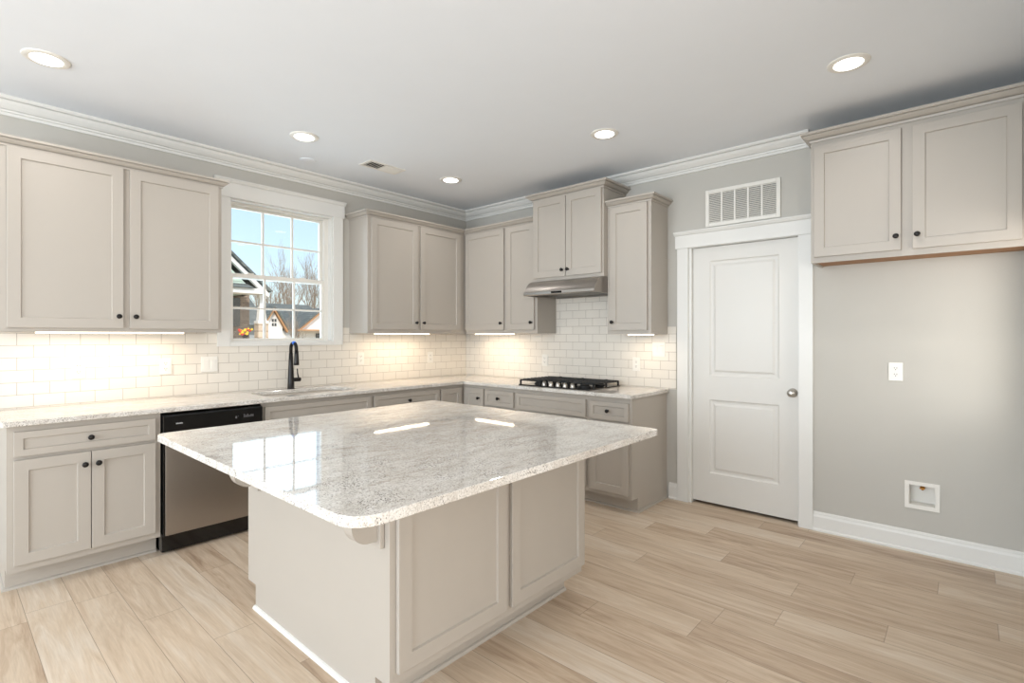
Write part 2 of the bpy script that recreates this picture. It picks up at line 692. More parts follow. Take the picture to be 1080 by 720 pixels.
# jambs and stop
box(bm, 0, 0.029, -2.667, -2.640, 0, DZ)
box(bm, 0.029, 0.13, -2.6665, -2.640, 0, DZ)
box(bm, 0, 0.13, -3.452, -3.443, 0, DZ)
box(bm, 0, 0.13, -3.443, -2.667, 2.073, DZ)
struct('trim_1', bm, 'trim')

dr = empty('door_1', (0.03, -2.668, 0.024), -PI / 2, kind='structure')
# leaf local: X along the width, front at y = 0 facing -y


def panel_leaf(w, h, t, panels):
    """door leaf with pressed panels: grid of the front face, each panel bevelled inward then raised"""
    bm = B()
    xs = sorted({0, w} | {a for p in panels for a in (p[0], p[1])})
    zs = sorted({0, h} | {a for p in panels for a in (p[2], p[3])})
    vg = {}
    for i, x in enumerate(xs):
        for j, z in enumerate(zs):
            vg[i, j] = bm.verts.new((x, 0, z))
    for i in range(len(xs) - 1):
        for j in range(len(zs) - 1):
            c = ((xs[i] + xs[i + 1]) / 2, (zs[j] + zs[j + 1]) / 2)
            quad = [vg[i, j], vg[i + 1, j], vg[i + 1, j + 1], vg[i, j + 1]]
            if any(p[0] < c[0] < p[1] and p[2] < c[1] < p[3] for p in panels):
                last = quad
                p = (xs[i], xs[i + 1], zs[j], zs[j + 1])
                for ins, dep in ((0.008, 0.008), (0.016, 0.010), (0.030, 0.010), (0.046, 0.002)):
                    q = [bm.verts.new((p[0] + ins, dep, p[2] + ins)), bm.verts.new((p[1] - ins, dep, p[2] + ins)),
                         bm.verts.new((p[1] - ins, dep, p[3] - ins)), bm.verts.new((p[0] + ins, dep, p[3] - ins))]
                    for k in range(4):
                        n = (k + 1) % 4
                        bm.faces.new((last[k], last[n], q[n], q[k]))
                    last = q
                bm.faces.new(last)
            else:
                bm.faces.new(quad)
    # back and sides
    b = [bm.verts.new((x, t, z)) for x, z in ((0, 0), (w, 0), (w, h), (0, h))]
    bm.faces.new(b[::-1])
    nx, nz = len(xs) - 1, len(zs) - 1
    bot = [vg[i, 0] for i in range(nx + 1)]
    top = [vg[i, nz] for i in range(nx + 1)]
    lef = [vg[0, j] for j in range(nz + 1)]
    rig = [vg[nx, j] for j in range(nz + 1)]
    bm.faces.new(bot[::-1] + [b[0], b[1]])
    bm.faces.new(top + [b[2], b[3]])
    bm.faces.new(lef + [b[3], b[0]])
    bm.faces.new(rig[::-1] + [b[1], b[2]])
    return bm


bm = panel_leaf(0.775, 2.046, 0.035, [(0.135, 0.645, 0.235, 0.825), (0.135, 0.645, 1.015, 1.935)])
obj('door_leaf', bm, 'door', dr)
bm = B()
lathe(bm, [(0.033, 0.0), (0.033, -0.006), (0.028, -0.010), (0.012, -0.014), (0.011, -0.030), (0.020, -0.036), (0.027, -0.046),
           (0.027, -0.056), (0.020, -0.066), (0.008, -0.069)], (0.735, -0.0005, 0.922), 'y', 28)
kn = obj('door_knob', bm, 'nickel', dr, smooth=True)
kn['label'] = 'satin nickel round knob'

# ---------------------------------------------------------------- window over the sink
bm = B()
box(bm, -2.645, WX0, -CT, 0, 1.276, 2.445, 0.002)
box(bm, WX1, -1.580, -CT, 0, 1.276, 2.445, 0.002)
box(bm, WX0, WX1, -CT, 0, 1.276, 1.306, 0.002)
box(bm, -2.661, -1.564, -CT - 0.004, 0, 2.445, 2.560, 0.002)
HW = [(u, z + 0.380) for u, z in HC]
sweep(bm, HW, [(-2.668, 0), (-1.557, 0)])
# jamb extension lining the opening
for a in ((WX0, WX0 + 0.012, WZ0 + 0.006, WZ1), (WX1 - 0.012, WX1, WZ0 + 0.006, WZ1)):
    box(bm, a[0], a[1], 0, 0.06, a[2], a[3])
box(bm, WX0 + 0.012, WX1 - 0.012, 0, 0.06, WZ1 - 0.012, WZ1)
box(bm, WX0 + 0.012, WX1 - 0.012, 0, 0.06, WZ0 + 0.006, WZ0 + 0.018)
struct('trim_2', bm, 'trim')

win = empty('window_1', (0, 0, 0), kind='structure')
FX0, FX1, FZ0, FZ1 = WX0, WX1, 1.306, WZ1
bm = B()
fw = 0.030
box(bm, FX0, FX0 + fw, 0.06, 0.14, FZ0, FZ1)
box(bm, FX1 - fw - 0.02, FX1, 0.06, 0.14, FZ0, FZ1)
box(bm, FX0 + fw, FX1 - fw - 0.02, 0.06, 0.14, FZ1 - fw, FZ1)
box(bm, FX0 + fw, FX1 - fw - 0.02, 0.06, 0.14, FZ0, FZ0 + 0.014)
obj('window_frame', bm, 'white', win)
ZM = 1.845
SX0, SX1 = FX0 + fw, FX1 - fw - 0.02


def sash(name, y0, y1, z0, z1, rb, rt):
    bm = B()
    s = 0.022
    box(bm, SX0, SX0 + s, y0, y1, z0, z1, 0.002)
    box(bm, SX1 - s, SX1, y0, y1, z0, z1, 0.002)
    box(bm, SX0 + s, SX1 - s, y0, y1, z0, z0 + rb, 0.002)
    box(bm, SX0 + s, SX1 - s, y0, y1, z1 - rt, z1, 0.002)
    ym = (y0 + y1) / 2
    gx0, gx1, gz0, gz1 = SX0 + s, SX1 - s, z0 + rb, z1 - rt
    for k in (1, 2):
        x = gx0 + (gx1 - gx0) * k / 3
        box(bm, x - 0.008, x + 0.008, ym - 0.010, ym + 0.010, gz0, gz1)
    z = (gz0 + gz1) / 2
    box(bm, gx0, gx1, ym - 0.009, ym + 0.009, z - 0.008, z + 0.008)
    so = obj(name, bm, 'white', win)
    bm = B()
    box(bm, gx0 - 0.004, gx1 + 0.004, ym - 0.002, ym + 0.002, gz0 - 0.004, gz1 + 0.004)
    obj('glass', bm, 'glass', so)
    return so


sash('upper_sash', 0.100, 0.130, ZM - 0.018, FZ1 - fw, 0.034, 0.020)
ls = sash('lower_sash', 0.066, 0.096, FZ0 + 0.012, ZM + 0.020, 0.020, 0.034)
bm = B()
for x in (-2.36, -1.92):
    box(bm, x - 0.025, x + 0.025, 0.070, 0.094, ZM + 0.020, ZM + 0.030, 0.003)
obj('sash_lock', bm, 'white', ls)

# ---------------------------------------------------------------- cabinet builders
def shaker(w, h, x0, z0, rail=0.057, t=0.020, yf=0.0):
    """framed front with a sunk panel; its back lies on y = yf, front at yf - t"""
    bm = B()
    box(bm, x0, x0 + w, yf - t, yf, z0, z0 + h, 0.0018, 2)
    bm.faces.ensure_lookup_table()
    front = max((f for f in bm.faces if f.normal.y < -0.9 or abs(f.calc_center_median().y - (yf - t)) < 1e-5), key=lambda f: f.calc_area())
    r = bmesh.ops.inset_individual(bm, faces=[front], thickness=rail - 0.0018, use_even_offset=True)
    r = bmesh.ops.inset_individual(bm, faces=[front], thickness=0.0035, use_even_offset=True)
    for v in front.verts:
        v.co.y += 0.009
    return bm


def knob_bm(x, z, y):
    bm = B()
    lathe(bm, [(0.0085, 0.0), (0.0085, -0.003), (0.0055, -0.006), (0.0055, -0.014), (0.012, -0.018), (0.0150, -0.022),
               (0.0150, -0.026), (0.0115, -0.030), (0.004, -0.0315)], (x, y, z), 'y', 20)
    return bm


CROWN = [(0, 0), (0.007, 0), (0.009, 0.010), (0.004, 0.011), (0.004, 0.014), (0.014, 0.015), (0.022, 0.020), (0.032, 0.029), (0.036, 0.034), (0.031, 0.035), (0.031, 0.038), (0.043, 0.039), (0.046, 0.043), (0.046, 0.054), (0, 0.054)]


def crown_part(root, w, d, z, left=True, right=True, inset_l=0.0, inset_r=0.0, scale=1.0):
    bm = B()
    prof = [(u * scale, z + h * scale) for u, h in CROWN]
    path = []
    # travel right to left along the front would put the outside on the left, so go left to right:
    # with the front facing -y the outside (right of +x travel) is -y
    if left:
        path.append((0, d))
    path.append((inset_l, -0.001))
    path.append((w - inset_r, -0.001))
    if right:
        path.append((w, d))
    sweep(bm, prof, path)
    return obj('crown_moulding', bm, 'cabinet', root)


def cab_front(root, name, x0, x1, z0, z1, knob=None, rail=0.057, yf=-0.0005):
    f = obj(name, shaker(x1 - x0, z1 - z0, x0, z0, rail, yf=yf), 'cabinet', root)
    if knob:
        k = obj('knob', knob_bm(knob[0], knob[1], yf - 0.0205), 'black', f, smooth=True)
        k['label'] = 'dark bronze round knob'
    return f


def upper(loc, rz, w, h, d, doors, label, crown=True, cr=(True, True), czoff=-0.030, scale=1.0, floor_mat_='cabinet', ins=(0, 0)):
    root = empty('upper_cabinet', loc, rz, label, 'cabinet', 'painted wall cabinets')
    bm = B()
    # hollow under-recess: sides, back panel and a bottom set up 12 mm, face frame
    box(bm, 0, w, 0.018, d, 0.014, h)
    box(bm, 0, w, 0, 0.018, 0, h)
    box(bm, 0, 0.016, 0.018, d, 0, 0.014)
    box(bm, w - 0.016, w, 0.018, d, 0, 0.014)
    obj('carcass', bm, 'cabinet', root)
    for (x0, x1, z0, z1, k) in doors:
        cab_front(root, 'door', x0, x1, z0, z1, k)
    if crown:
        crown_part(root, w, d, h + czoff, cr[0], cr[1], scale=scale, inset_l=ins[0], inset_r=ins[1])
    if floor_mat_ != 'cabinet':
        bm = B(); box(bm, 0.017, w - 0.017, 0.019, d - 0.001, 0.0105, 0.0138)
        o = obj('bottom_panel', bm, floor_mat_, root)
        o['label'] = 'bare brown plywood underside'
    return root


def base(loc, rz, w, d, fronts, label, toe=True, end=None, h=0.884, toe_in=0.095):
    """fronts: (name, x0, x1, z0, z1, knob, rail)"""
    root = empty('base_cabinet', loc, rz, label, 'cabinet', 'painted base cabinets')
    bm = B()
    e0 = 0.018 if end in ('l', 'b') else 0
    e1 = 0.018 if end in ('r', 'b') else 0
    box(bm, e0, w - e1, 0, d, 0.115, h)
    box(bm, e0, w - e1, toe_in, d, 0, 0.115)
    for s in ((0, e0) if e0 else None, (w - e1, w) if e1 else None):
        if s:
            prism_ax(bm, [(0, 0.115), (0, h), (d, h), (d, 0), (toe_in, 0), (toe_in, 0.115)], 'x', s[0], s[1])
    obj('carcass', bm, 'cabinet', root)
    q = [(0, 0), (0.014, 0), (0.0125, 0.007), (0.008, 0.0125), (0, 0.015)]
    bm = B()
    path = [(0, toe_in), (w, toe_in)]
    if end == 'r':
        path.append((w, d))
    if end == 'l':
        path.insert(0, (0, d))
    sweep(bm, q, path)
    obj('toe_moulding', bm, 'cabinet', root)
    for (name, x0, x1, z0, z1, k, rail) in fronts:
        cab_front(root, name, x0, x1, z0, z1, k, rail)
    return root


RZ = -PI / 2   # cabinets on the right wall face -x

# wall cabinets
UZ = 1.383
u0 = -3.858
upper((u0, -0.305, UZ), 0, 1.143, 1.072, 0.304,
      [(0.033, 0.564, 0.022, 1.040, (0.538, 0.098)), (0.598, 1.119, 0.022, 1.040, (0.626, 0.098))],
      'wide two-door wall cabinet left of the window')
u0 = -1.505
upper((u0, -0.305, UZ), 0, 1.199, 1.085, 0.304,
      [(0.034, 0.555, 0.036, 1.050, (0.527, 0.104)), (0.590, 1.122, 0.036, 1.050, (0.618, 0.104))],
      'two-door wall cabinet right of the window, running into the corner', cr=(True, False), ins=(0, 0.047))
upper((-0.305, -0.3255, UZ), RZ, 0.977, 1.085, 0.304,
      [(0.004, 0.560, 0.036, 1.050, (0.532, 0.104)), (0.599, 0.950, 0.036, 1.050, (0.922, 0.104))],
      'two-door wall cabinet between the corner and the range hood', cr=(False, False), ins=(-0.0195, 0))
upper((-0.365, -1.3035, 1.862), RZ, 0.761, 0.750, 0.364,
      [(0.012, 0.378, 0.030, 0.745, (0.350, 0.085)), (0.384, 0.745, 0.030, 0.745, (0.412, 0.085))],
      'raised two-door wall cabinet above the steel range hood', scale=1.15, czoff=-0.005)
upper((-0.305, -2.0655, 1.373), RZ, 0.399, 1.095, 0.304,
      [(0.033, 0.370, 0.032, 1.060, (0.060, 0.100))],
      'narrow single-door wall cabinet right of the range hood', cr=(False, True))
upper((-0.305, -3.585, 1.830), RZ, 1.022, 0.780, 0.304,
      [(0.020, 0.470, 0.035, 0.752, (0.447, 0.115)), (0.523, 0.977, 0.035, 0.752, (0.546, 0.115))],
      'short two-door wall cabinet over the empty refrigerator space', cr=(True, False), czoff=0.0, scale=1.15, floor_mat_='wood')

# base cabinets on the back wall
FD = 0.605
base((-3.845, -FD, 0), 0, 0.680, FD - 0.001,
     [('drawer_front', 0.026, 0.652, 0.722, 0.853, (0.339, 0.786), 0.036),
      ('door', 0.026, 0.341, 0.152, 0.704, (0.313, 0.636), 0.057), ('door', 0.345, 0.652, 0.152, 0.704, (0.373, 0.636), 0.057)],
     'base cabinet with one drawer over two doors left of the dishwasher', end='l')
base((-2.560, -FD, 0), 0, 0.899, FD - 0.001,
     [('false_front', 0.020, 0.886, 0.722, 0.853, None, 0.036),
      ('door', 0.020, 0.451, 0.152, 0.704, (0.423, 0.636), 0.057), ('door', 0.455, 0.886, 0.152, 0.704, (0.483, 0.636), 0.057)],
     'sink base cabinet with plain false front below the window')
base((-1.660, -FD, 0), 0, 0.744, FD - 0.001,
     [('drawer_front', 0.016, 0.728, 0.722, 0.853, (0.372, 0.786), 0.036),
      ('door', 0.016, 0.370, 0.152, 0.704, (0.342, 0.636), 0.057), ('door', 0.374, 0.728, 0.152, 0.704, (0.402, 0.636), 0.057)],
     'one-drawer base cabinet between the sink base and the corner')
# corner cabinet with its two-way door
cc = empty('corner_cabinet', (0, 0, 0), 0, 'corner base cabinet with a folding door where the two counters meet', 'cabinet')
bm = B()
prism(bm, [(-0.915, -0.0005), (-0.915, -FD), (-FD, -FD), (-FD, -0.900), (-0.0005, -0.900), (-0.0005, -0.0005)], 0.115, 0.884)
prism(bm, [(-0.915, -0.0005), (-0.915, -FD + 0.095), (-FD + 0.095, -FD + 0.095), (-FD + 0.095, -0.900), (-0.0005, -0.900), (-0.0005, -0.0005)], 0, 0.115)
obj('carcass', bm, 'cabinet', cc)
o = obj('door', shaker(0.258, 0.70, 0, 0, 0.05), 'cabinet', cc, loc=(-0.909, -FD - 0.0005, 0.152))
o = obj('door', shaker(0.260, 0.70, 0, 0, 0.05), 'cabinet', cc, loc=(-FD - 0.0005, -0.637, 0.152))
o.rotation_euler = (0, 0, RZ)
k = obj('knob', knob_bm(0.205, 0.610, -0.0205), 'black', o, smooth=True)
k['label'] = 'dark bronze round knob'
# base cabinets on the right wall
base((-FD, -0.9005, 0), RZ, 0.399, FD - 0.001,
     [('drawer_front', 0.020, 0.380, 0.705, 0.848, (0.200, 0.778), 0.036), ('door', 0.020, 0.380, 0.152, 0.690, (0.352, 0.62), 0.057)],
     'narrow drawer base cabinet between the corner cabinet and the cooktop')
base((-FD, -1.3000, 0), RZ, 0.764, FD - 0.001,
     [('false_front', 0.015, 0.753, 0.705, 0.848, None, 0.036),
      ('door', 0.015, 0.382, 0.152, 0.690, (0.354, 0.62), 0.057), ('door', 0.386, 0.753, 0.152, 0.690, (0.414, 0.62), 0.057)],
     'base cabinet with plain false front below the cooktop')
base((-FD, -2.0645, 0), RZ, 0.391, FD - 0.001,
     [('drawer_front', 0.025, 0.370, 0.705, 0.845, (0.197, 0.776), 0.036), ('door', 0.025, 0.370, 0.145, 0.690, (0.053, 0.62), 0.057)],
     'end base cabinet with one drawer and one door beside the pantry', end='r')

# ---------------------------------------------------------------- granite worktops
def rounded(pts, rad, seg=8):
    """polygon with chosen corners rounded; pts: (x, y, r)"""
    out = []
    n = len(pts)
    for i, (x, y, r) in enumerate(pts):
        if not r:
            out.append((x, y))
            continue
        p = Vector((x, y)); a = Vector(pts[i - 1][:2]); b = Vector(pts[(i + 1) % n][:2])
        d0 = (a - p).normalized(); d1 = (b - p).normalized()
        c = p + (d0 + d1) * r
        s = -d1 * r
        e = -d0 * r
        for k in range(seg + 1):
            t = k / seg * PI / 2
            v = c + s * math.cos(t) + e * math.sin(t)
            out.append((v.x, v.y))
    return out


def slab(outer, holes, z0, z1, ease=0.004):
    bm = B()
    es = []

    def loop(pts):
        vs = [bm.verts.new((x, y, z1)) for x, y in pts]
        return [bm.edges.new((vs[i], vs[(i + 1) % len(vs)])) for i in range(len(vs))]
    for L in [outer] + holes:
        es += loop(L)
    r = bmesh.ops.triangle_fill(bm, use_beauty=True, use_dissolve=True, edges=es, normal=(0, 0, 1))
    faces = [f for f in bm.faces]
    r = bmesh.ops.extrude_face_region(bm, geom=faces)
    nv = [v for v in r['geom'] if isinstance(v, bmesh.types.BMVert)]
    for v in nv:
        v.co.z = z0
    bmesh.ops.recalc_face_normals(bm, faces=bm.faces)
    rim = [e for e in bm.edges if len(e.link_faces) == 2 and
           sorted(round(abs(f.normal.z)) for f in e.link_faces) == [0, 1]]
    bmesh.ops.bevel(bm, geom=rim, offset=ease, segments=2, profile=0.5, affect='EDGES')
    return bm


SKX0, SKX1, SKY0, SKY1 = -2.475, -1.735, -0.545, -0.150
hole = rounded([(SKX0, SKY0, 0.09), (SKX1, SKY0, 0.09), (SKX1, SKY1, 0.09), (SKX0, SKY1, 0.09)], 0.09)
CD = 0.650
bm = slab(rounded([(-3.872, -0.0085, 0), (-3.872, -CD, 0.012), (-CD, -CD, 0), (-CD, -2.477, 0.012), (-0.0085, -2.477, 0), (-0.0085, -0.0085, 0)], 0.01, 4),
          [hole], 0.8845, 0.914)
o = obj('granite_countertop', bm, 'granite')
tag(o, 'speckled granite worktop running along both tiled walls', 'countertop')

# island
IX0, IX1, IY0, IY1 = -3.433, -1.803, -3.247, -1.592
bm = slab(rounded([(IX0, IY0, 0.085), (IX1, IY0, 0.03), (IX1, IY1, 0.03), (IX0, IY1, 0.05)], 0.05, 10), [], 0.8845, 0.914, 0.0025)
o = obj('island_countertop', bm, 'granite')
tag(o, 'large square speckled granite slab on the island with rounded corners', 'countertop')

isl = empty('kitchen_island', (-3.03, -2.818, 0), 0, 'painted kitchen island cabinet standing in the middle of the wood floor', 'island')
IW, ID = 1.205, 1.203
bm = B()
box(bm, 0.0185, IW, 0, ID, 0.115, 0.884)
box(bm, 0.0185, IW - 0.03, 0.090, ID - 0.09, 0, 0.115)
obj('carcass', bm, 'cabinet', isl)
bm = B()
prism_ax(bm, [(0, 0.115), (0, 0.884), (ID + 0.02, 0.884), (ID + 0.02, 0.115), (ID - 0.07, 0.115), (ID - 0.07, 0), (0.090, 0), (0.090, 0.115)], 'x', 0, 0.018)
obj('end_panel', bm, 'cabinet', isl)
q = [(0, 0), (0.014, 0), (0.0125, 0.007), (0.008, 0.0125), (0, 0.015)]
bm = B(); sweep(bm, q, [(0, ID - 0.065), (0, 0.088)])
o = obj('shoe_moulding', bm, 'trim', isl); o['label'] = 'bright white shoe strip'
bm = B(); sweep(bm, q, [(0.0, 0.0895), (IW - 0.03, 0.0895)])
obj('toe_moulding', bm, 'cabinet', isl)
cab_front(isl, 'panel_door', 0.025, 0.597, 0.155, 0.868)
cab_front(isl, 'panel_door', 0.630, IW + 0.001, 0.155, 0.868)
for (x0, x1) in ((0.03, 0.41), (0.415, 0.79), (0.795, 1.18)):
    f = obj('rear_door', shaker(x1 - x0, 0.713, 0, 0), 'cabinet', isl, loc=(x1, ID + 0.0005, 0.155))
    f.rotation_euler = (0, 0, PI)


def corbel(y):
    bm = B()
    box(bm, -0.020, -0.0005, y - 0.045, y + 0.045, 0.600, 0.883, 0.003)
    root = obj('corbel', bm, 'cabinet', isl)
    root['label'] = 'curved bracket under the worktop overhang'
    pts = [(-0.0205, 0.883), (-0.27, 0.883), (-0.27, 0.855)]
    for k in range(1, 9):
        t = k / 8 * PI / 2
        pts.append((-0.27 + 0.148 * math.sin(t), 0.855 - 0.085 * (1 - math.cos(t))))
    pts.append((-0.122, 0.702))
    for k in range(1, 9):
        t = k / 8 * PI / 2
        pts.append((-0.122 + 0.070 * (1 - math.cos(t)), 0.702 - 0.075 * math.sin(t)))
    pts.append((-0.0205, 0.627))
    bm = B()
    prism_ax(bm, pts, 'y', y - 0.028, y + 0.028)
    obj('brace', bm, 'cabinet', root)


corbel(0.075)
corbel(1.11)

# ---------------------------------------------------------------- sink and faucet
sk = empty('sink', ((SKX0 + SKX1) / 2, (SKY0 + SKY1) / 2, 0.8835), 0, 'undermount steel sink with two bowls below the window', 'sink')
cx, cy = (SKX0 + SKX1) / 2, (SKY0 + SKY1) / 2


def bowl(x0, x1, y0, y1, depth):
    bm = B()
    rings = []
    for ins, z in ((-0.012, 0.0), (0.0, 0.0), (0.004, -0.02), (0.012, -depth + 0.03), (0.030, -depth), ):
        r = rounded([(x0 + ins, y0 + ins, 0.07), (x1 - ins, y0 + ins, 0.07), (x1 - ins, y1 - ins, 0.07), (x0 + ins, y1 - ins, 0.07)], 0.07, 5)
        rings.append([bm.verts.new((x, y, z)) for x, y in r])
    for a, b in zip(rings, rings[1:]):
        for k in range(len(a)):
            j = (k + 1) % len(a)
            bm.faces.new((a[k], a[j], b[j], b[k]))
    bm.faces.new(rings[-1])
    for f in bm.faces:
        f.normal_update()
    return bm


for x0, x1 in ((-0.368, -0.012), (0.012, 0.368)):
    o = obj('bowl', bowl(x0, x1, -0.195, 0.195, 0.20), 'steel_sink', sk)
    auto_smooth(o, 50)
    bm = B()
    lathe(bm, [(0.045, 0.0005), (0.045, 0.003), (0.036, 0.003), (0.030, 0.001)], ((x0 + x1) / 2, 0, -0.20), 'z', 20)
    obj('drain', bm, 'nickel', o)

fa = empty('faucet', (-2.105, -0.095, 0.914), 0, 'black gooseneck pull-down faucet behind the sink', 'faucet')
bm = B()
lathe(bm, [(0.030, 0.0), (0.030, 0.006), (0.027, 0.010), (0.025, 0.08), (0.019, 0.22), (0.0155, 0.30)], (0, 0, 0), 'z', 24)
obj('body', bm, 'black', fa, smooth=True)
bm = B()
pts = [(0, 0, 0.30)]
R = 0.048
for k in range(0, 13):
    a = PI * k / 12
    pts.append((0.0, -R + R * math.cos(a), 0.335 + 0.052 * math.sin(a)))
pts.append((0.0, -2 * R - 0.002, 0.315))
tube(bm, pts, 0.0140, 16)
obj('neck', bm, 'black', fa, smooth=True)
bm = B()
tube(bm, pts[7:10], 0.0150, 16)
o = obj('tape_band', bm, 'blue', fa, smooth=True)
o['label'] = 'bright blue band at the top of the neck'
bm = B()
lathe(bm, [(0.0155, 0.318), (0.017, 0.29), (0.0205, 0.225), (0.0215, 0.205), (0.0185, 0.202)], (0, -2 * R - 0.002, 0), 'z', 20)
obj('spray_head', bm, 'black', fa, smooth=True)
bm = B()
lathe(bm, [(0.016, 0.020), (0.017, 0.030), (0.0175, 0.078), (0.0145, 0.082)], (0, 0, 0.075), 'x', 20)
tube(bm, [(0.066, 0, 0.085), (0.058, 0, 0.12), (0.054, 0.0, 0.168)], [0.006, 0.005, 0.0042], 10)
obj('handle', bm, 'black', fa, smooth=True)

# ---------------------------------------------------------------- dishwasher
dw = empty('dishwasher', (-3.161, -FD, 0), 0, 'steel dishwasher with black control panel set under the worktop', 'dishwasher')
DWW = 0.598
bm = B()
box(bm, 0.004, DWW - 0.004, 0, 0.57, 0.012, 0.880)
obj('cabinet_body', bm, 'blackplastic', dw)
bm = B()
box(bm, 0.003, DWW - 0.003, -0.030, -0.0005, 0.115, 0.744, 0.004)
o = obj('door_panel', bm, 'blackplastic', dw)
o['label'] = 'black door edge'
bm = B()
box(bm, 0.014, DWW - 0.014, -0.036, -0.0302, 0.120, 0.738, 0.003)
o = obj('steel_skin', bm, 'steel', dw)
o['label'] = 'brushed steel door front'
bm = B()
prism_ax(bm, [(-0.0005, 0.750), (-0.040, 0.750), (-0.040, 0.858), (-0.034, 0.866), (-0.0005, 0.872)], 'x', 0.003, DWW - 0.003)
cp = obj('control_panel', bm, 'blackplastic', dw)
cp['label'] = 'glossy black control strip'
bm = B()
box(bm, 0.020, DWW - 0.020, 0.055, 0.075, 0.004, 0.112)
obj('toe_panel', bm, 'blackplastic', dw)
# worn grey lettering and pictograms on the strip
bm = B()
yy = -0.0406
for k, (w, h) in enumerate(((0.004, 0.007), (0.003, 0.010), (0.003, 0.006), (0.003, 0.006), (0.004, 0.006), (0.003, 0.009), (0.003, 0.006))):
    box(bm, 0.070 + k * 0.0055, 0.070 + k * 0.0055 + w, yy, -0.0401, 0.806, 0.806 + h)
box(bm, 0.068, 0.104, yy, -0.0401, 0.812, 0.8135)
obj('logo', bm, 'lettering', cp)
bm = B()
for k in range(6):
    box(bm, 0.470 + k * 0.0115, 0.477 + k * 0.0115, yy, -0.0401, 0.802, 0.802 + (0.022, 0.014, 0.020, 0.012, 0.018, 0.016)[k])
dim = paint('dim_print', (96, 96, 98), 0.5, 0.02)
obj('symbols', bm, dim, cp)
bm = B()
box(bm, 0.418, 0.427, yy, -0.0401, 0.800, 0.816)
box(bm, 0.433, 0.436, yy, -0.0401, 0.812, 0.817)
obj('indicator', bm, dim, cp)

# ---------------------------------------------------------------- cooktop
ck = empty('gas_cooktop', (-0.330, -1.680, 0.914), 0, 'black five-burner gas cooktop set in the granite below the range hood', 'cooktop')
CX, CY = 0.255, 0.378
bm = slab(rounded([(-CX, -CY, 0.012), (CX, -CY, 0.012), (CX, CY, 0.012), (-CX, CY, 0.012)], 0.012, 3), [], 0.0005, 0.010, 0.003)
obj('glass_base', bm, 'blackplastic', ck)
for i, (x, y, r) in enumerate(((-0.11, 0.245, 0.034), (0.13, 0.245, 0.040), (0.02, 0.0, 0.055), (-0.11, -0.245, 0.040), (0.13, -0.245, 0.034))):
    bm = B()
    lathe(bm, [(r + 0.012, 0.0105), (r + 0.010, 0.018), (r - 0.002, 0.020), (r, 0.021), (r, 0.028), (r - 0.006, 0.031)], (x, y, 0), 'z', 28)
    auto_smooth(obj('burner', bm, 'iron', ck), 40)
for gy in (0.252, 0.0, -0.252):
    bm = B()
    hw = 0.120
    x0, x1 = -0.235, 0.240
    if gy <= 0.0:
        x0 = -0.170
    z0, z1 = 0.040, 0.052
    t = 0.006
    box(bm, x0, x1, gy - hw, gy - hw + 2 * t, z0, z1, 0.002, 1)
    box(bm, x0, x1, gy + hw - 2 * t, gy + hw, z0, z1, 0.002, 1)
    box(bm, x0, x0 + 2 * t, gy - hw, gy + hw, z0, z1, 0.002, 1)
    box(bm, x1 - 2 * t, x1, gy - hw, gy + hw, z0, z1, 0.002, 1)
    box(bm, x0, x1, gy - t, gy + t, z0, z1 + 0.004, 0.002, 1)
    nb = 9 if gy else 7
    for k in range(1, nb):
        x = x0 + (x1 - x0) * k / nb
        box(bm, x - t, x + t, gy - hw, gy + hw, z0, z1 + 0.004, 0.002, 1)
    for x in (x0 + t, (x0 + x1) / 2, x1 - t):
        for y in (gy - hw + t, gy + hw - t):
            box(bm, x - 0.007, x + 0.007, y - 0.006, y + 0.006, 0.0105, z0 + 0.002)
    obj('grate', bm, 'iron', ck)
for k in range(5):
    bm = B()
    lathe(bm, [(0.023, 0.0105), (0.023, 0.014), (0.019, 0.018), (0.018, 0.034), (0.015, 0.038)], (-0.218, 0.105 - k * 0.075, 0), 'z', 20)
    box(bm, -0.234, -0.202, 0.105 - k * 0.075 - 0.004, 0.105 - k * 0.075 + 0.004, 0.036, 0.048, 0.001, 1)
    o = auto_smooth(obj('control_knob', bm, 'nickel', ck), 40)
    o['label'] = 'shiny silver control knob'

# ---------------------------------------------------------------- range hood
hd = empty('range_hood', (0, -1.684, 1.722), 0, 'stainless steel range hood hung under the raised wall cabinet', 'range hood')
prof = [(-0.505, 0.0), (-0.512, 0.006), (-0.512, 0.030), (-0.505, 0.036)]
for k in range(1, 10):
    t = k / 9
    prof.append((-0.505 + 0.115 * t, 0.036 + 0.0985 * math.sin(t * PI / 2) ** 0.9))
prof += [(-0.365, 0.1385), (-0.009, 0.1385)]
HWD = 0.378
bm = B()
outer = prof + [(-0.009, 0.0)]
inner = [(-0.480, 0.0), (-0.480, 0.035), (-0.030, 0.035), (-0.030, 0.0)]
prism_ax(bm, prof + [(-0.009, 0.0), (-0.030, 0.0), (-0.030, 0.035), (-0.480, 0.035), (-0.480, 0.0)], 'y', -HWD + 0.012, HWD - 0.012)
for s in (-1, 1):
    prism_ax(bm, outer, 'y', s * (HWD - 0.012), s * HWD)
auto_smooth(obj('canopy', bm, 'steel', hd), 30)
bm = B()
box(bm, -0.44, -0.08, -0.30, 0.30, 0.012, 0.034)
o = obj('filter', bm, paint('filter_grey', (110, 108, 104), 0.5, 0.2, 0, 80, 0.6), hd)
bm = B()
box(bm, -0.514, -0.5121, -0.052, 0.062, 0.009, 0.027, 0.001, 1)
o = obj('switch_panel', bm, 'blackplastic', hd)
o['label'] = 'small black rocker switch panel'

